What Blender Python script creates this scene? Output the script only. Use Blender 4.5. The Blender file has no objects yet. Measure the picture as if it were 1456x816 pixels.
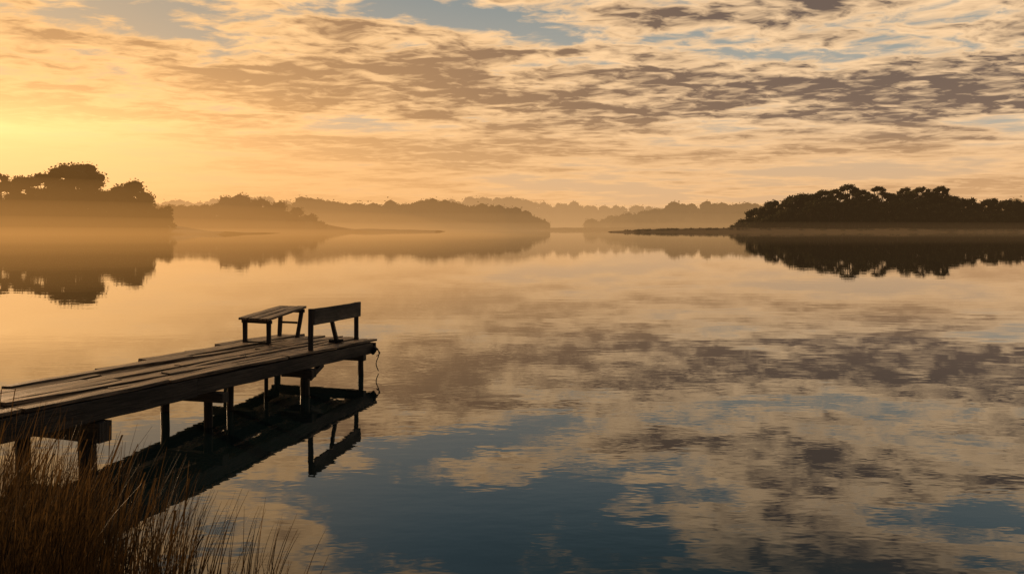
import bpy, math, random
from mathutils import Vector, Matrix, noise
random.seed(7)
R=random.random
def U(a,b): return a+(b-a)*random.random()
scene=bpy.context.scene
F=1132.0; CX=728.0; HOR=325.0; H=3.0
def wx(px,d): return (px-CX)/F*d
def wz(py,d): return H-(py-HOR)/F*d

# ---------------------------------------------------------------- camera
cam_d=bpy.data.cameras.new("camera"); cam=bpy.data.objects.new("camera",cam_d)
scene.collection.objects.link(cam); scene.camera=cam
cam_d.sensor_width=36; cam_d.lens=28; cam_d.shift_y=-(408-HOR)/1456
cam_d.clip_start=0.05; cam_d.clip_end=20000
cam.location=(0,0,H); cam.rotation_euler=(math.pi/2,0,0)
scene.view_settings.view_transform='Standard'; scene.view_settings.look='None'
scene.view_settings.exposure=0

# ---------------------------------------------------------------- node DSL
class NT:
    def __init__(s,nt): s.nt=nt
    def n(s,t,**k):
        x=s.nt.nodes.new(t)
        for a,b in k.items(): setattr(x,a,b)
        return x
    def put(s,sock,v):
        if isinstance(v,bpy.types.NodeSocket): s.nt.links.new(v,sock)
        else:
            if isinstance(v,(tuple,list)) and sock.type=='RGBA' and len(v)==3: v=(*v,1)
            sock.default_value=v
    def m(s,op,a,b=0.0,c=0.0,clamp=False):
        x=s.n('ShaderNodeMath',operation=op); x.use_clamp=clamp
        s.put(x.inputs[0],a); s.put(x.inputs[1],b); s.put(x.inputs[2],c); return x.outputs[0]
    def add(s,a,b): return s.m('ADD',a,b)
    def sub(s,a,b): return s.m('SUBTRACT',a,b)
    def mul(s,a,b): return s.m('MULTIPLY',a,b)
    def mix(s,f,a,b,mode='MIX'):
        x=s.n('ShaderNodeMix',data_type='RGBA',blend_type=mode)
        s.put(x.inputs[0],f); s.put(x.inputs[6],a); s.put(x.inputs[7],b); return x.outputs[2]
    def ss(s,v,a,b,o0=0.0,o1=1.0):
        x=s.n('ShaderNodeMapRange',interpolation_type='SMOOTHSTEP')
        s.put(x.inputs[0],v); s.put(x.inputs[1],a); s.put(x.inputs[2],b); s.put(x.inputs[3],o0); s.put(x.inputs[4],o1)
        return x.outputs[0]
    def vec(s,x,y,z=0.0):
        c=s.n('ShaderNodeCombineXYZ'); s.put(c.inputs[0],x); s.put(c.inputs[1],y); s.put(c.inputs[2],z); return c.outputs[0]
    def noise(s,v,scale,detail=4,rough=.55,dist=0.0,dim='3D'):
        x=s.n('ShaderNodeTexNoise'); x.noise_dimensions=dim; s.put(x.inputs['Vector'],v)
        x.inputs['Scale'].default_value=scale; x.inputs['Detail'].default_value=detail
        x.inputs['Roughness'].default_value=rough; x.inputs['Distortion'].default_value=dist
        return x.outputs[0]
    def blob(s,az,el,a0,e0,sa,se,amp,rot=0.0):
        da=s.sub(az,a0); de=s.sub(el,e0)
        if rot:
            c,q=math.cos(rot),math.sin(rot)
            na=s.add(s.mul(da,c),s.mul(de,q)); ne=s.sub(s.mul(de,c),s.mul(da,q)); da,de=na,ne
        p=s.mul(da,1/sa); q=s.mul(de,1/se); p=s.mul(p,p); q=s.mul(q,q)
        return s.mul(s.m('EXPONENT',s.mul(s.add(p,q),-1.0)),amp)

# ---------------------------------------------------------------- sky
SUN_AZ=math.radians(-43); SUN_EL=math.radians(7.5)   # azimuth measured from +Y toward +X
world=bpy.data.worlds.new("World"); scene.world=world; world.use_nodes=True
try:
    world.cycles.sampling_method='MANUAL'; world.cycles.sample_map_resolution=256
except Exception: pass
nt=world.node_tree; nt.nodes.clear(); g=NT(nt)
tc=g.n('ShaderNodeTexCoord'); sep=g.n('ShaderNodeSeparateXYZ'); nt.links.new(tc.outputs['Generated'],sep.inputs[0])
X,Y,Z=sep.outputs
az=g.m('ARCTAN2',X,Y); el=g.m('ARCSINE',Z)
zc=g.add(g.m('MAXIMUM',Z,0.0),0.075)
u=g.m('DIVIDE',X,zc); v=g.m('DIVIDE',Y,zc)
sky=g.n('ShaderNodeTexSky',sky_type='NISHITA'); sky.sun_disc=False; sky.sun_elevation=SUN_EL; sky.sun_rotation=SUN_AZ
sky.air_density=1.2; sky.dust_density=2.0
skyc=g.mix(1.0,sky.outputs[0],(0.06,0.06,0.06),'MULTIPLY')
clear=g.mix(g.ss(el,0.10,0.40),(0.47,0.45,0.38),(0.14,0.225,0.27))
clear=g.mix(g.ss(az,-.05,-.55,0,.7),clear,(.44,.36,.26))
clear=g.mix(0.12,clear,skyc)
# cloud density on a flat cloud layer seen in perspective
def rot(uu,vv,deg,sx,sy):
    CA,SA=math.cos(math.radians(deg)),math.sin(math.radians(deg))
    return g.vec(g.mul(g.add(g.mul(uu,CA),g.mul(vv,SA)),sx),g.mul(g.sub(g.mul(vv,CA),g.mul(uu,SA)),sy))
wp=g.noise(g.vec(u,v),4.0,2,.5,dim='2D'); wo=g.mul(g.sub(wp,.5),.14)
uw=g.add(u,wo); vw=g.sub(v,wo)
n1=g.noise(rot(u,v,-8,.75,1.0),.95,3,.5,dim='2D')
n2=g.noise(rot(uw,vw,-12,.80,1.15),2.4,7,.57,dim='2D')
n2b=g.noise(rot(g.sub(uw,0.06),g.add(vw,0.06),-12,.80,1.15),2.4,5,.57,dim='2D')
n3=g.noise(rot(uw,vw,20,1.0,1.5),9.0,3,.55,dim='2D')
band=g.noise(g.vec(g.mul(g.add(az,g.mul(el,.4)),2.1),g.mul(g.add(el,g.mul(az,.035)),30)),1.0,5,.6,dim='2D')
lowm=g.ss(el,0.19,0.07)
mask=g.blob(az,el,.02,0.247,.20,.020,-.52,-.12)
for b in [(-.40,.222,.18,.009,-.16,.03),(-.03,.36,.24,.075,-.78,0),(.36,.150,.38,.024,.38,-.05),(.47,.25,.22,.045,.22,0),
          (-.20,.185,.30,.03,.18,0),(.46,.37,.16,.08,.24,0),(-.42,.40,.2,.08,-.05,0),
          (.24,.300,.06,.03,-.10,.5),(.28,.225,.06,.012,-.12,0),(0.05,.10,.5,.02,.10,0),(.05,.205,.25,.008,-.10,.06)]:
    mask=g.add(mask,g.blob(az,el,b[0],b[1],b[2],b[3],b[4],b[5]))
D=g.add(g.add(g.mul(g.sub(n1,.5),1.1),g.mul(g.mul(g.sub(n2,.5),1.65),g.sub(1.0,g.mul(lowm,.5)))),mask)
D=g.add(D,g.mul(g.mul(g.sub(n3,.5),.42),g.ss(el,.08,.20)))
D=g.add(D,g.mul(g.mul(g.sub(band,.5),1.7),g.ss(el,.24,.09,.30,1.0)))
D=g.add(D,.25)
cover=g.ss(D,-.14,.17)
thick=g.ss(D,.09,.47)
lit=g.m('ADD',g.add(g.mul(g.sub(n2,n2b),3.2),g.mul(g.sub(.5,n3),1.0)),.46,clamp=True)
right=g.ss(az,-.60,.35)
bright=g.mix(right,(1.15,.68,.29),(1.05,.71,.40))
dark=g.mix(right,(.48,.27,.13),(.155,.112,.090))
shade=g.m('MULTIPLY',thick,g.sub(1.25,lit),clamp=True)
shade=g.m('MULTIPLY_ADD',g.sub(1.0,lit),.26,shade,clamp=True)
cloud=g.mix(shade,bright,dark)
col=g.mix(cover,clear,cloud)
# sky above the frame darkened, mostly at right, so the water reflects darker
col=g.mix(g.mul(g.ss(el,.30,.42),g.ss(az,-.5,.45,.10,.92)),col,(.038,.070,.086))
# horizon haze
hz_=g.m('EXPONENT',g.mul(g.m('MAXIMUM',el,0.0),-1/0.055))
hazec=g.mix(g.ss(az,-.62,.60),(1.12,.56,.165),(.76,.43,.21))
col=g.mix(g.mul(hz_,.93),col,hazec)
glow2=g.blob(az,el,-.72,.07,.64,.17,1.0)
col=g.mix(g.m('MULTIPLY',glow2,.42,clamp=True),col,(1.25,.63,.19))
glow=g.blob(az,el,-.62,.068,.27,.072,1.0)
col=g.mix(g.m('MULTIPLY',glow,.92,clamp=True),col,(2.1,1.15,.42))
# side away from the sun is dim
back=g.ss(g.m('ABSOLUTE',g.add(az,.25)),1.0,2.2)
col=g.mix(g.mul(back,.92),col,(.034,.044,.058))
bg=g.n('ShaderNodeBackground'); g.put(bg.inputs[0],col); bg.inputs[1].default_value=1.0
out=g.n('ShaderNodeOutputWorld'); nt.links.new(bg.outputs[0],out.inputs[0])

# ---------------------------------------------------------------- sun
sd=bpy.data.lights.new("sun",'SUN'); sd.energy=5.0; sd.angle=math.radians(.6); sd.color=(1,.62,.32)
so=bpy.data.objects.new("sun",sd); scene.collection.objects.link(so)
sdir=Vector((math.sin(SUN_AZ)*math.cos(SUN_EL),math.cos(SUN_AZ)*math.cos(SUN_EL),math.sin(SUN_EL)))
so.rotation_euler=sdir.to_track_quat('Z','Y').to_euler(); so.location=(-60,60,30)

# ---------------------------------------------------------------- materials
def newmat(name):
    m=bpy.data.materials.new(name); m.use_nodes=True; m.node_tree.nodes.clear(); return m,NT(m.node_tree)
def simple(name,c1,c2,scale,rough=.9,spec=.1,bump=0.0,stretch=(1,1,1),transl=0.0,detail=3):
    m,g=newmat(name); t=g.n('ShaderNodeTexCoord'); mp=g.n('ShaderNodeMapping'); g.put(mp.inputs[0],t.outputs['Object']); mp.inputs['Scale'].default_value=stretch
    n=g.noise(mp.outputs[0],scale,detail,.6); c=g.mix(g.ss(n,.3,.7),c1,c2)
    p=g.n('ShaderNodeBsdfPrincipled'); g.put(p.inputs['Base Color'],c); p.inputs['Roughness'].default_value=rough
    p.inputs['Specular IOR Level'].default_value=spec
    if bump:
        b=g.n('ShaderNodeBump'); b.inputs['Strength'].default_value=1; b.inputs['Distance'].default_value=bump; g.put(b.inputs['Height'],n); g.put(p.inputs['Normal'],b.outputs[0])
    o=g.n('ShaderNodeOutputMaterial'); sh=p.outputs[0]
    if transl:
        tr=g.n('ShaderNodeBsdfTranslucent'); g.put(tr.inputs[0],c); ms=g.n('ShaderNodeMixShader'); ms.inputs[0].default_value=transl
        m.node_tree.links.new(sh,ms.inputs[1]); m.node_tree.links.new(tr.outputs[0],ms.inputs[2]); sh=ms.outputs[0]
    m.node_tree.links.new(sh,o.inputs[0]); return m
M_leaf=simple("foliage",(.028,.032,.016),(.085,.078,.038),.15,.9,.1,transl=.22)
M_bark=simple("bark",(.05,.04,.03),(.12,.09,.07),2,.9)
M_hill=simple("hill_ground",(.04,.04,.024),(.09,.075,.04),.02,.95)
M_marsh=simple("marsh_grass",(.11,.075,.04),(.22,.15,.07),.05,.95,stretch=(.3,1,4),transl=.2)
M_soil=simple("bank_soil",(.03,.022,.015),(.07,.05,.03),4,.95,.1,.02)
M_reed=simple("reed_grass",(.010,.009,.006),(.14,.082,.028),2.2,.6,.35,transl=.32)

# weathered wood: grain runs along local UV x
def woodmat(name,c1,c2,c3,b0=.45,b1=.75,bd=.012,r0=.5,r1=.8,sp=.35):
    m,g=newmat(name); uv=g.n('ShaderNodeUVMap'); 
    mp=g.n('ShaderNodeMapping'); g.put(mp.inputs[0],uv.outputs[0]); mp.inputs['Scale'].default_value=(1.2,28,1)
    gr=g.noise(mp.outputs[0],1.6,7,.65,dim='2D')
    mp2=g.n('ShaderNodeMapping'); g.put(mp2.inputs[0],uv.outputs[0]); mp2.inputs['Scale'].default_value=(.6,2.2,1)
    bl=g.noise(mp2.outputs[0],1.3,5,.6,dim='2D')
    c=g.mix(g.ss(gr,.36,.64),c1,c2); c=g.mix(g.mul(g.ss(bl,b0,b1),.75),c,c3)
    p=g.n('ShaderNodeBsdfPrincipled'); g.put(p.inputs['Base Color'],c); g.put(p.inputs['Roughness'],g.ss(bl,.3,.8,r0,r1)); p.inputs['Specular IOR Level'].default_value=sp
    b=g.n('ShaderNodeBump'); b.inputs['Strength'].default_value=1; b.inputs['Distance'].default_value=bd; g.put(b.inputs['Height'],g.add(gr,g.mul(bl,.4))); g.put(p.inputs['Normal'],b.outputs[0])
    o=g.n('ShaderNodeOutputMaterial'); m.node_tree.links.new(p.outputs[0],o.inputs[0]); return m
M_deck=woodmat("weathered_deck_wood",(.030,.023,.018),(.29,.205,.135),(.035,.028,.022),.48,.64,.009,.40,.65,.4)
M_wood=woodmat("weathered_timber",(.018,.017,.016),(.070,.062,.054),(.03,.03,.028))
M_wet=woodmat("wet_pile_wood",(.012,.011,.010),(.045,.036,.028),(.015,.017,.013))

# water
def water():
    m,g=newmat("lake_water"); ge=g.n('ShaderNodeNewGeometry'); 
    def nm(scl,rot,scale,det,rg=.5):
        mp=g.n('ShaderNodeMapping'); g.put(mp.inputs[0],ge.outputs['Position']); mp.inputs['Scale'].default_value=scl; mp.inputs['Rotation'].default_value=(0,0,rot); return g.noise(mp.outputs[0],scale,det,rg,dim='2D')
    a=nm((.45,1,1),.12,.9,2); b=nm((.5,1,1),-.2,4.5,2); c=nm((.6,1,1),0,.035,2); 
    calm=g.ss(c,.38,.66,.15,1.3)
    hgt=g.add(g.mul(a,.0022),g.mul(g.mul(b,.0007),calm))
    bp=g.n('ShaderNodeBump'); bp.inputs['Strength'].default_value=1; bp.inputs['Distance'].default_value=1.0; g.put(bp.inputs['Height'],hgt)
    fr=g.n('ShaderNodeFresnel'); fr.inputs[0].default_value=1.95; g.put(fr.inputs[1],bp.outputs[0])
    gl=g.n('ShaderNodeBsdfGlossy'); gl.inputs['Roughness'].default_value=.0; gl.inputs[0].default_value=(1,1,1,1); g.put(gl.inputs['Normal'],bp.outputs[0])
    df=g.n('ShaderNodeBsdfDiffuse'); df.inputs[0].default_value=(.006,.016,.020,1)
    ms=g.n('ShaderNodeMixShader'); g.put(ms.inputs[0],fr.outputs[0]); m.node_tree.links.new(df.outputs[0],ms.inputs[1]); m.node_tree.links.new(gl.outputs[0],ms.inputs[2])
    o=g.n('ShaderNodeOutputMaterial'); m.node_tree.links.new(ms.outputs[0],o.inputs[0]); return m
M_water=water()

def mkobj(name,verts,faces,mats,mi=None,parent=None,smooth=False):
    me=bpy.data.meshes.new(name); me.from_pydata(verts,[],faces); 
    for m in mats: me.materials.append(m)
    if mi: me.polygons.foreach_set('material_index',mi)
    if smooth: me.polygons.foreach_set('use_smooth',[True]*len(faces))
    me.update(); o=bpy.data.objects.new(name,me); scene.collection.objects.link(o)
    if parent: o.parent=parent
    return o
S=7000
mkobj("lake_water",[(-S,-S,0),(S,-S,0),(S,S,0),(-S,S,0)],[(0,1,2,3)],[M_water])

# ---------------------------------------------------------------- near bank
def sig(t): return 1/(1+math.exp(max(-40,min(40,t))))
def bank_h(x,y):
    edge=5.6+1.9*sig((x+3.3)*2.2)+.35*noise.noise(Vector((x*.5,3,0)))
    edge+= .9*sig((x+7.5)*1.2)
    t=(edge-y)
    h=1.35*(1-math.exp(-max(t,0)/3.2)) if t>0 else t*.35
    return max(h,-1.6)+.05*noise.noise(Vector((x*1.3,y*1.3,0)))
vs=[];fs=[]
nx,ny=150,90
def gx(i): t=i/(nx-1)*2-1; return 3*t*4+ 400*t**5-3
def gy(j): t=j/(ny-1); return 14-18*t-380*t**4
for j in range(ny):
    for i in range(nx):
        x,y=gx(i),gy(j); vs.append((x,y,bank_h(x,y)))
for j in range(ny-1):
    for i in range(nx-1):
        a=j*nx+i; fs.append((a,a+nx,a+nx+1,a+1))
mkobj("grassy_bank_ground",vs,fs,[M_soil],smooth=True)

# ---------------------------------------------------------------- timber builder
class Mesh:
    def __init__(s): s.v=[];s.f=[];s.uv=[];s.mi=[]
    def beam(s,p0,p1,w,h,seg=6,jit=.004,up=(0,0,1),taper=1.0,warp=0.0,mi=0):
        p0=Vector(p0);p1=Vector(p1);d=(p1-p0);L=d.length;d.normalize();up=Vector(up)
        side=d.cross(up)
        if side.length<1e-3: side=d.cross(Vector((0,1,0)))
        side.normalize(); upv=side.cross(d).normalized()
        b=len(s.v); uo=U(0,50); vo=U(0,50); ph=U(0,6)
        for k in range(seg+1):
            t=k/seg; c=p0+d*(L*t)+upv*(warp*math.sin(ph+t*3.5)); sc=1+(taper-1)*t
            for (a,e) in ((-.5,-.5),(.5,-.5),(.5,.5),(-.5,.5)):
                s.v.append(tuple(c+side*(a*w*sc+U(-jit,jit))+upv*(e*h*sc+U(-jit,jit))))
        per=[0,w,w+h,2*w+h,2*w+2*h]
        for k in range(seg):
            for q in range(4):
                a=b+k*4+q; a2=b+k*4+(q+1)%4
                s.f.append((a,a2,a2+4,a+4)); s.mi.append(mi)
                u0=uo+L*k/seg;u1=uo+L*(k+1)/seg
                s.uv+= [(u0,vo+per[q]),(u0,vo+per[q+1]),(u1,vo+per[q+1]),(u1,vo+per[q])]
        s.f.append((b+3,b+2,b+1,b)); s.uv+=[(uo,vo),(uo,vo+w),(uo+.05,vo+w),(uo+.05,vo)]; s.mi.append(mi)
        e=b+seg*4; s.f.append((e,e+1,e+2,e+3)); s.uv+=[(uo,vo),(uo,vo+w),(uo+.05,vo+w),(uo+.05,vo)]; s.mi.append(mi)
    def pole(s,p0,p1,r0,r1,n=10,seg=5,jit=.006,mi=0,cap=True):
        p0=Vector(p0);p1=Vector(p1);d=(p1-p0);L=d.length;d.normalize()
        a=d.orthogonal().normalized(); c=d.cross(a); b=len(s.v); uo=U(0,50);vo=U(0,50)
        for k in range(seg+1):
            t=k/seg; r=r0+(r1-r0)*t; q=p0+d*L*t+a*U(-jit,jit)+c*U(-jit,jit)
            for i in range(n):
                th=2*math.pi*i/n; rr=r*(1+.06*math.sin(3*th+uo)); s.v.append(tuple(q+a*rr*math.cos(th)+c*rr*math.sin(th)))
        for k in range(seg):
            for i in range(n):
                i2=(i+1)%n; s.f.append((b+k*n+i,b+k*n+i2,b+(k+1)*n+i2,b+(k+1)*n+i)); s.mi.append(mi)
                u0=uo+L*k/seg;u1=uo+L*(k+1)/seg;v0=vo+2*math.pi*r0*i/n;v1=vo+2*math.pi*r0*(i+1)/n
                s.uv+=[(u0,v0),(u0,v1),(u1,v1),(u1,v0)]
        if cap:
            s.f.append(tuple(b+seg*n+i for i in range(n))); s.mi.append(mi); s.uv+=[(uo+.02*i,vo) for i in range(n)]
    def make(s,name,mats,parent=None,bevel=0.0):
        o=mkobj(name,s.v,s.f,mats,s.mi,parent)
        ul=o.data.uv_layers.new(name="UVMap")
        flat=[c for p in s.uv for c in p]; ul.data.foreach_set('uv',flat)
        if bevel:
            b=o.modifiers.new("bevel",'BEVEL'); b.width=bevel; b.segments=2; b.limit_method='ANGLE'; b.angle_limit=math.radians(50)
        return o
def empty(name,loc=(0,0,0)):
    e=bpy.data.objects.new(name,None); scene.collection.objects.link(e); return e

# ---------------------------------------------------------------- jetty
def hz(y): return .69+.037*(16.7-y)
def JP(Yn,off,z): # Yn: y on the near edge; off: metres across the deck
    return Vector((-8.478+.337*Yn-.948*off, Yn+.319*off, z))
jetty=empty("wooden_jetty")
dk=Mesh()
pw=.2
Y0,Y1=3.2,16.75
for i in range(12):
    ys=Y0+U(-.1,.1) if i<6 else 8.7+(i-6)*1.25+U(-.3,.3)
    off=pw*(i+.5)+.01
    y=ys
    while y<Y1-.3:
        ye=min(y+U(1.8,4.2),Y1+U(-.03,.14))
        if Y1-ye<.9: ye=Y1+U(-.03,.14)
        dz=U(-.014,.018); 
        n=max(4,int((ye-y)/.45))
        dk.beam(JP(y+.015,off+U(-.01,.01),hz(y)-.03+dz+U(-.004,.014)),JP(ye-.015,off+U(-.01,.01),hz(ye)-.03+dz+U(-.004,.014)),pw-U(.018,.045),.045,n,.007,warp=U(0,.016))
        y=ye
dk.make("deck_planks",[M_deck],jetty,.006)
bm=Mesh()
bm.beam(JP(3.4,.07,hz(3.4)-.205),JP(11.6,.07,hz(11.6)-.20),.12,.27,24,.005)
bm.beam(JP(11.61,.075,hz(11.6)-.195),JP(16.62,.075,hz(16.6)-.18),.11,.23,16,.005)
bm.beam(JP(3.4,1.02,hz(3.4)-.20),JP(16.5,1.02,hz(16.6)-.18),.1,.2,20,.004)
bm.beam(JP(9.2,1.3,hz(9.2)-.18),JP(16.5,2.28,hz(16.6)-.18),.1,.2,14,.004)
bm.beam(JP(16.68,.0,hz(16.7)-.16),JP(16.68,2.36,hz(16.7)-.16),.06,.17,6,.005)
def bearer(y,o0,o1,zt,h,w=.16): bm.beam(JP(y,o0,zt-h/2),JP(y,o1,zt-h/2),w,h,5,.006)
bearer(9.95,-.06,1.5,hz(9.95)-.35,.25,.2)
bearer(12.0,-.14,.9,hz(12)-.325,.15,.16)
bearer(14.35,-.09,.55,hz(14.3)-.31,.15,.16)
bearer(14.35,1.2,2.2,hz(14.3)-.28,.14,.14)
bearer(16.25,.0,2.2,hz(16.3)-.28,.12,.12)
bearer(6.6,-.1,1.4,hz(6.6)-.34,.2,.2)
bm.beam(JP(14.5,.12,.26),JP(14.9,.12,hz(14.9)-.30),.09,.09,3,.004)
bm.beam(JP(16.60,.05,.40),JP(16.60,-.05,.53),.07,.1,2,.006)
bm.make("stringers_and_bearers",[M_wood],jetty,.008)
pl=Mesh()
for (y,off,r,zt) in [(9.9,.17,.105,.36),(12.0,.17,.065,.40),(14.35,.10,.085,.38),(16.3,.12,.058,.42),(13.0,.60,.055,.62),(14.1,.72,.035,.55),
                     (9.9,1.25,.09,.40),(12.6,1.55,.07,.6),(14.6,2.0,.07,.47),(16.25,2.1,.07,.40),(6.6,.15,.1,.5),(6.6,1.2,.1,.5)]:
    b=JP(y,off,-1.4); t=JP(y,off,zt); b.x+=U(-.05,.05); pl.pole(b,t,r*1.08,r,10,7)
pl.make("piles",[M_wet],jetty)
rp=Mesh(); pts=[]
base=JP(16.64,-.045,.50)
for k in range(15):
    t=k/14; pts.append(base+Vector((.03*math.sin(t*7)+.02,.0,-.47*t)))
for a,b in zip(pts[:-1],pts[1:]): rp.pole(a,b,.011,.011,6,1,.001)
pts=[base+Vector((.0+.1*math.sin(t*math.pi)*.7,0,-.02-.14*t)) for t in [i/8 for i in range(9)]]
for a,b in zip(pts[:-1],pts[1:]): rp.pole(a,b,.009,.009,6,1,.001)
rp.make("mooring_rope",[M_wet],jetty)

# ---------------------------------------------------------------- bench (seat without a back)
bench=empty("wooden_bench")
nl=Vector((wx(338,15.6),15.7,0)); nr=Vector((wx(384,15.45),15.45,0)); fr_=Vector((wx(436,17.1),17.05,0)); fl=Vector((wx(398,17.2),17.2,0))
zn,zf=1.235,1.315
st=Mesh()
for k in range(3):
    t0=(k+.5)/3
    a=nl.lerp(nr,t0); b=fl.lerp(fr_,t0); d=(b-a).normalized()
    a=a-d*U(.05,.09); b=b+d*U(.0,.05)
    a.z=zn+U(-.004,.006); b.z=zf+U(-.004,.006)
    st.beam(a,b,.195,.045,6,.004,warp=.004)
st.make("seat",[M_deck],bench,.005)
def zd(p): return .69+.037*(16.7-p.y)+.0
legs=[]
for nm,a,zt in (("leg_1",nl.lerp(nr,.12),zn-.03),("leg_2",nl.lerp(nr,.90),zn-.03),("leg_3",fl.lerp(fr_,.1),zf-.03),("leg_4",fl.lerp(fr_,.9),zf-.03)):
    l=Mesh(); q=a+Vector((0.0,.12 if nm in("leg_1","leg_2") else -.12,0)); 
    b=q.copy(); b.z=zd(q)-.01; t=q.copy(); t.z=zt
    if nm=="leg_4": b.x-=.10
    if nm=="leg_3": b.x-=.03
    l.beam(b,t,.075,.075,4,.003,taper=1.05); l.make(nm,[M_wood],bench,.004); legs.append((b,t))
ap=Mesh()
q=nl.lerp(nr,.02)+Vector((0,.12,0)); r=nl.lerp(nr,1.0)+Vector((0,.12,0)); q.z=r.z=zn-.065
ap.beam(q,r,.04,.07,3,.003)
q=fl.lerp(fr_,.0)+Vector((0,-.12,0)); r=fl.lerp(fr_,1.)+Vector((0,-.12,0)); q.z=r.z=zf-.065
ap.beam(q,r,.04,.07,3,.003)
q=legs[2][0].copy(); r=legs[3][0].copy(); q.z=r.z=1.0; ap.beam(q,r,.03,.045,3,.002)
q=legs[0][0].copy(); r=legs[1][0].copy(); q.z=zd(q)+.03; r.z=zd(r)+.03; ap.beam(q,r,.05,.05,3,.003)
ap.make("aprons_and_rails",[M_wood],bench,.003)

# ---------------------------------------------------------------- bench with backrest
bb=empty("wooden_bench.001")
A=Vector((wx(441,14.55),14.6,0)); B=Vector((wx(507,16.75),16.72,0))
dAB=(B-A).normalized(); nAB=Vector((dAB.y,-dAB.x,0))
za,zb=1.54,1.465
for nm,p,zt in (("post_1",A,za-.01),("post_2",B,zb-.01)):
    l=Mesh(); b=p.copy(); b.z=zd(p)-.12; t=p.copy(); t.z=zt
    l.beam(b,t,.085,.07,5,.003); l.make(nm,[M_wood],bb,.004)
k=Mesh()
a=A-dAB*.03+nAB*.065; b=B+dAB*.04+nAB*.065
a.z=za-.155; b.z=zb-.155
k.beam(a,b,.04,.30,8,.004,warp=.003)
k.make("backrest",[M_wood],bb,.005)
k=Mesh()  # raking strut with a short foot plate
m=A.lerp(B,.42); f=m+Vector((-.02,.55,0)); f.z=zd(f)+.02
k.beam(m+Vector((0,0,1.25)),f,.07,.09,4,.004)
f2=f+Vector((-.16,-.05,0)); f3=f+Vector((.12,.05,0)); k.beam(f2+Vector((0,0,.01)),f3+Vector((0,0,.01)),.12,.06,2,.004)
k.make("strut",[M_wood],bb,.004)

# ---------------------------------------------------------------- reeds / grass
def blades(name,items,mat):
    vs=[];fs=[]
    for (x,y,z,L,w,lean,ang,seg,hd) in items:
        dx,dy=math.cos(ang),math.sin(ang); fa=U(0,6.28); sx,sy=math.cos(fa),math.sin(fa)
        b=len(vs)
        for k in range(seg+1):
            t=k/seg; off=lean*L*t**2; zz=z+L*t*(1-.35*lean*t); ww=w*(1-t)**.6*.5+.0009
            if hd and t>.8: ww=w*.9
            cx,cy=x+dx*off,y+dy*off
            vs.append((cx-sx*ww,cy-sy*ww,zz)); vs.append((cx+sx*ww,cy+sy*ww,zz))
        for k in range(seg):
            a=b+2*k; fs.append((a,a+1,a+3,a+2))
    return mkobj(name,vs,fs,[mat])
it=[]
for i in range(4700):
    y=U(4.3,8.4); px=random.triangular(-140,262,80)
    x=wx(px,y); z=bank_h(x,y)
    if z<-.45: continue
    clump=noise.noise(Vector((x*1.4,y*1.4,5)))
    if clump<-.15 and R()<.65: continue
    tp=575+95*max(0,(px-40)/190)+ 120*clump + 270*R()**.7
    L=max(.3,min(2.2,wz(tp,y)-z))
    it.append((x,y,z,L,U(.005,.010),U(.02,.38),U(-.9,1.4) if R()<.65 else U(0,6.28),6,False))
for i in range(420):   # taller stalks
    y=U(4.8,7.6); px=U(-20,262); x=wx(px,y); z=max(bank_h(x,y),-.3); top=wz(535+130*R()**.7+.40*max(px,0),y)
    it.append((x,y,z,max(.5,top-z),U(.004,.009),U(.02,.28),U(-.6,1.2),8,R()<.2))
blades("reed_grass",it,M_reed)
it=[]
for i in range(170):   # thin stalks standing in the shallows
    y=U(5.2,7.2); px=random.triangular(205,435,245); x=wx(px,y); z=-.35
    top=wz(U(675,800)+.12*(px-205),y)
    it.append((x,y,z,max(.3,top-z),U(.006,.011),U(.02,.30),U(-.8,1.0),8,False))
for px,py in [(445,742),(395,735),(355,715),(315,690),(372,742),(297,700),(272,685),(250,680),(404,760),(338,725),(287,720),(325,740),(225,670)]:
    y=6.2; it.append((wx(px-25,y),y,-.3,wz(py,y)+.34,.013,U(.08,.25),U(-.2,.3),8,False))
blades("reed_stalks",it,M_reed)

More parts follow.
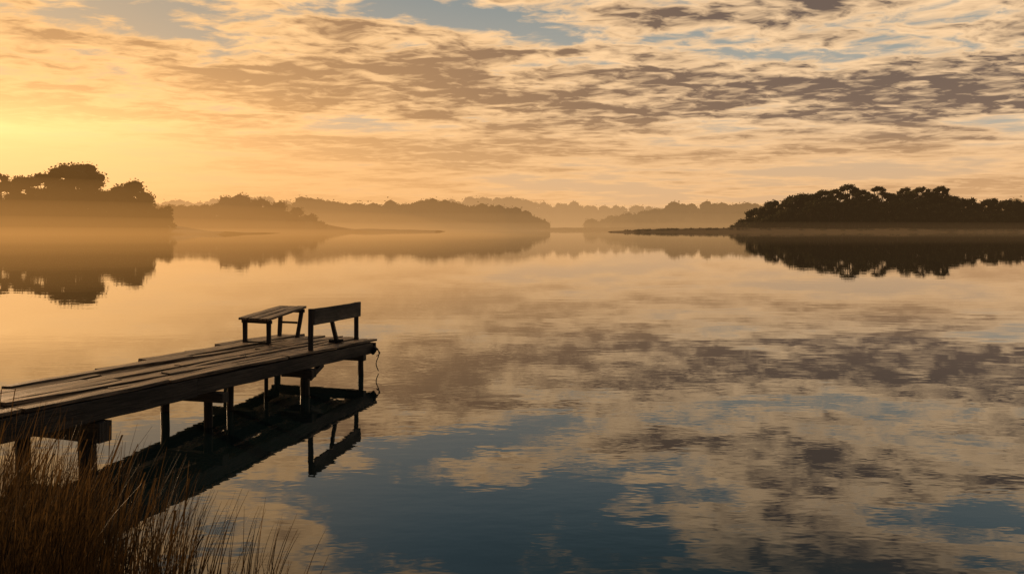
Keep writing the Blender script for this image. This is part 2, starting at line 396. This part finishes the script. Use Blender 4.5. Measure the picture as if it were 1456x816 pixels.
# ---------------------------------------------------------------- distant trees
class Forest:
    def __init__(s): s.v=[];s.f=[];s.mi=[]
    def tube(s,p,q,r0,r1,n=5):
        d=(q-p).normalized(); a=d.orthogonal().normalized(); c=d.cross(a); b=len(s.v)
        for P_,r in ((p,r0),(q,r1)):
            for i in range(n):
                th=2*math.pi*i/n; s.v.append(tuple(P_+a*r*math.cos(th)+c*r*math.sin(th)))
        for i in range(n): s.f.append((b+i,b+(i+1)%n,b+n+(i+1)%n,b+n+i)); s.mi.append(1)
    def clump(s,c,rx,rz,nl,ls):
        b=len(s.v)  # inner mass: squashed irregular octa-sphere
        rings=[(-.55,.55),(0,.8),(.5,.6)]
        s.v.append((c.x,c.y,c.z-rz*.75))
        for (h,r) in rings:
            for i in range(6):
                th=i*math.pi/3+h; k=r*U(.75,1.1); s.v.append((c.x+rx*k*math.cos(th),c.y+rx*k*math.sin(th),c.z+rz*h))
        s.v.append((c.x,c.y,c.z+rz*.75)); T=b+19
        for i in range(6):
            j=(i+1)%6; s.f.append((b,b+1+j,b+1+i)); s.f.append((T,b+13+i,b+13+j)); s.mi+= [0,0]
            for q in (0,6): s.f.append((b+1+q+i,b+1+q+j,b+7+q+j,b+7+q+i)); s.mi.append(0)
        for _ in range(nl):
            d=Vector((random.gauss(0,1),random.gauss(0,1),random.gauss(0,1)+.25)).normalized()
            k=U(.7,1.12); p=c+Vector((d.x*rx*k,d.y*rx*k,d.z*rz*k))
            a=Vector((random.gauss(0,1),random.gauss(0,1),random.gauss(0,.6))).normalized()*ls*U(.5,1.1)
            e=Vector((random.gauss(0,1),random.gauss(0,1),random.gauss(0,1))).normalized()*ls*U(.4,.9)
            m=len(s.v); s.v+= [tuple(p-a),tuple(p+e),tuple(p+a*.9),tuple(p-e)]; s.f.append((m,m+1,m+2,m+3)); s.mi.append(0)
    def tree(s,x,y,z,h,cr,n=9,nl=40,ls=.9,umb=False):
        base=Vector((x,y,z-1)); fork=Vector((x+U(-.05,.05)*h,y,z+h*U(.3,.42))); tr=h*.025
        s.tube(base,fork,tr,tr*.7)
        for i in range(n):
            th=2.4*i+U(-.4,.4); rr=cr*math.sqrt((i+.5)/n)*.85
            low=(i%3==2)
            zz=z+h-cr*.30-cr*(.55 if umb else .8)*(rr/cr)**2 - (cr*U(.3,.7) if low else 0)+U(-.05,.05)*cr
            c=Vector((x+rr*math.cos(th),y+rr*math.sin(th),zz)); r=cr*U(.28,.42)
            mid=fork.lerp(c,.6)+Vector((0,0,-.03*h)); s.tube(fork,mid,tr*.6,tr*.35,4); s.tube(mid,c,tr*.35,tr*.12,4)
            s.clump(c,r,r*.75,nl,ls)
    def make(s,name): return mkobj(name,s.v,s.f,[M_leaf,M_bark],s.mi)
def prof(pts,px):
    if px<=pts[0][0]: return pts[0][1]
    for (a,ya),(b,yb) in zip(pts[:-1],pts[1:]):
        if px<=b: return ya+(yb-ya)*(px-a)/(b-a)
    return pts[-1][1]
def land(name,pts,d,depth,mat,step=6,rough=.6,front=30):
    """hill: crest line at distance d following a height profile (m), falling to the water in front."""
    vs=[];fs=[];p0,p1=pts[0][0],pts[-1][0]; n=int((p1-p0)/step)+1; rows=10
    for j in range(rows):
        for i in range(n):
            px=p0+(p1-p0)*i/(n-1); x=wx(px,d); t=j/(rows-1)
            yy=d-front+(front+depth)*t
            k=math.sin(min(1,t*(front+depth)/front)*math.pi/2) if t*(front+depth)<front else math.cos((t*(front+depth)-front)/depth*math.pi/2)
            hh=prof(pts,px)*k+rough*noise.noise(Vector((x*.03,yy*.03,1)))*k*3 -.6*(1-k)
            vs.append((x,yy+6*noise.noise(Vector((x*.012,7,0))),hh))
    for j in range(rows-1):
        for i in range(n-1):
            a=j*n+i; fs.append((a,a+1,a+n+1,a+n))
    return mkobj(name,vs,fs,[mat],smooth=True)
# left headland  d~420
d=420
lp=[(-420,14),(-60,13),(60,11),(140,9),(200,5),(240,1.5),(330,.8)]
land("headland_ground",lp,d,120,M_hill,front=25)
fo=Forest()
def T(px,pt,pb_h,dd,crpx,**k):
    x=wx(px,dd); top=wz(pt,dd); fo.tree(x,dd,pb_h,top-pb_h,crpx/F*dd,**k)
T(110,228,8,425,38,n=20,nl=60,ls=.75,umb=True)
T(187,255,4,420,34,n=18,nl=60,ls=.75)
T(60,244,9,420,32,n=15,nl=50,ls=.75,umb=True)
T(24,246,10,428,32,n=15,nl=50,ls=.75)
T(-8,242,10,420,26,n=12,nl=50,ls=.75)
T(134,252,7,418,22,n=12,nl=45,ls=.75)
T(90,252,8,415,26,n=12,nl=45,ls=.75)
T(158,268,6,432,18,n=11,nl=45,ls=.75)
for i in range(70):
    px=U(-420,214) if i<30 else U(-10,214); dd=U(400,450)
    if px<-20: pt=U(240,275)
    else: pt=U(262,294) if px<150 else U(272,300)
    T(px,pt,prof(lp,px)*.4,dd,U(16,26),n=9,nl=36,ls=.8)
for i in range(110):  # low shrubs at the shore
    px=U(-100,240) if i<80 else U(150,240); T(px,U(292,316),0,U(394,412),U(9,16),n=5,nl=28,ls=.7)
fo.make("headland_trees")
# second headland  d~700
d=700
lp=[(150,5),(215,16),(250,14),(300,14),(340,16),(390,18),(440,9),(480,3),(620,1)]
land("second_headland_ground",lp,d,150,M_hill,front=35)
fo=Forest()
T(336,273,8,690,34,n=20,nl=45,ls=1.1); T(368,278,8,710,27,n=14,nl=40,ls=1.1); T(395,284,8,705,24,n=12,nl=40,ls=1.1); T(313,286,8,700,18,n=10,nl=35,ls=1.1)
T(420,293,6,700,20,n=9,nl=35,ls=1.1)
for i in range(100):
    px=U(170,455); 
    if px<300: pt=U(289,303)
    else: pt=U(292,312) if px<400 else U(300,316)
    T(px,pt,prof(lp,px)*.25,U(670,740),U(9,18),n=7,nl=26,ls=1.2)
fo.make("second_headland_trees")
# right island  d~700
d=720
lp=[(1020,1),(1060,4),(1120,9),(1200,13),(1300,13),(1400,10),(1500,10),(1800,12)]
land("island_ground",lp,d,160,M_hill,front=35)
top=[(1040,314),(1062,306),(1074,298),(1095,287),(1115,280),(1140,273),(1165,269),(1200,266),(1250,269),(1285,267),(1310,263),(1340,268),(1370,278),(1400,283),(1430,284),(1470,280),(1800,270)]
fo=Forest()
px=1062
while px<1600:   # emergent crowns
    T(px,prof(top,px)+U(-6,7),prof(lp,px)*.4,U(700,735),U(11,19),n=13,nl=36,ls=1.0,umb=R()<.6); px+=U(9,22)
for i in range(90):
    px=1055+(i/90)*550+U(-5,5); T(px,prof(top,px)+U(7,18),prof(lp,px)*.4,U(695,740),U(9,17),n=9,nl=32,ls=1.0,umb=R()<.4)
for i in range(460):
    px=U(1042,1590); T(px,U(prof(top,px)+16,317),0,U(676,702),U(8,15),n=6,nl=24,ls=1.1)
fo.make("island_trees")
# marsh spit in front of the island
mp_=[(868,.3),(900,1.6),(960,3.0),(1060,3.4),(1200,2.6),(1456,2.2),(1900,2.5)]
land("marsh_spit",mp_,655,70,M_marsh,step=4,front=22,rough=.4)
fo=Forest()
for i in range(200):
    px=U(890,1560); x=wx(px,648); fo.clump(Vector((x,U(640,660),prof(mp_,px)*.8)),U(1,4),U(.5,1.4),10,.7)
fo.make("marsh_shrubs")
land("far_flats",[(-900,4),(400,4),(640,5),(800,3.6),(900,4.5),(2300,5)],1150,1700,M_marsh,step=14,front=60,rough=.5)
def ridge(name,pts,d,n,cr,ls,front,depth):
    hp=[(a,max(1,wz(b+4,d))) for a,b in pts]
    land(name+"_ground",hp,d,depth,M_hill,step=5,front=front,rough=1.5)
    global fo; fo=Forest()
    p0,p1=pts[0][0],pts[-1][0]
    for i in range(n):
        px=U(p0,p1); t=R()**2*.7; dd=d-front*t; k=math.cos(t*math.pi/2)
        x=wx(px,d); hgt=prof(hp,px)*k; r=cr*U(.4,1.4)*(1.5 if R()<.1 else 1)
        fo.clump(Vector((x,dd,hgt+r*.45)),r,r*.9,12,ls)
    fo.make(name+"_trees")
ridge("wooded_hill",[(380,318),(405,300),(430,292),(450,289),(480,293),(500,300),(530,299),(560,296),(580,297),(600,291),(640,293),(670,300),(700,299),(735,306),(775,320)],1300,900,8,2.0,160,200)
ridge("wooded_hill_right",[(830,322),(870,314),(900,307),(950,299),(1000,292),(1040,294),(1085,297),(1160,300),(1400,296),(1500,290)],1700,800,10,2.6,200,250)
ridge("far_ridge",[(-300,300),(150,297),(280,291),(370,282),(420,292),(520,298),(590,298),(640,291),(670,286),(700,283),(735,284),(765,291),(800,292),(840,297),(870,295),(905,296),(960,300),(1100,302),(1300,303),(1700,298)],2600,1700,12,3.2,300,400)

# ---------------------------------------------------------------- mist banks (absorbing volumes over the lake; emission stands in for scattered sunlight)
def mist(c,r,tau,L):
    """tau = optical depth through the middle along y"""
    m,g=newmat("mist"); dens=tau/(2*r[1])
    ab=g.n('ShaderNodeVolumeAbsorption'); ab.inputs[0].default_value=(0,0,0,1); ab.inputs[1].default_value=dens
    em=g.n('ShaderNodeEmission'); em.inputs[0].default_value=(*L,1); em.inputs[1].default_value=dens  # glow added in place of light scattered by the mist
    ad=g.n('ShaderNodeAddShader'); m.node_tree.links.new(ab.outputs[0],ad.inputs[0]); m.node_tree.links.new(em.outputs[0],ad.inputs[1])
    o=g.n('ShaderNodeOutputMaterial'); m.node_tree.links.new(ad.outputs[0],o.inputs['Volume'])
    vs=[];fs=[];nu,nv=64,32
    for j in range(nv+1):
        ph=math.pi*j/nv
        for i in range(nu):
            th=2*math.pi*i/nu; vs.append((c[0]+r[0]*math.sin(ph)*math.cos(th),c[1]+r[1]*math.sin(ph)*math.sin(th),c[2]+r[2]*math.cos(ph)))
    for j in range(nv):
        for i in range(nu): fs.append((j*nu+i,(j+1)*nu+i,(j+1)*nu+(i+1)%nu,j*nu+(i+1)%nu))
    mkobj("mist",vs,fs,[m])
def layered(c,rx,ry,hts,tau,L):
    n=len(hts)
    for k,hh in enumerate(hts): mist((c[0]+U(-.05,.05)*rx,c[1]+(k-n/2)*ry*.12,0),(rx*(1-.06*k),ry,hh),tau/n,L)
mist((-330,270,0),(330,90,75),.14,(1.15,.52,.13))     # warm emissive haze in front of the left headland
layered((-310,340),340,36,(4,9,16,27),.40,(1.25,.57,.15))    # low emissive mist on the water at left
mist((-430,560,0),(520,70,70),.18,(1.05,.50,.16))
mist((-100,1000,0),(1500,120,130),.17,(.90,.48,.18))
layered((0,960),1500,90,(10,22,38),.20,(1.0,.55,.21))
mist((100,1480,0),(2300,100,170),.17,(.88,.49,.21))
mist((100,2000,0),(3400,200,280),.32,(.88,.51,.23))
mist((0,480,0),(900,60,60),.04,(.76,.42,.17))
layered((0,560),1000,40,(3,8),.07,(.84,.46,.19))
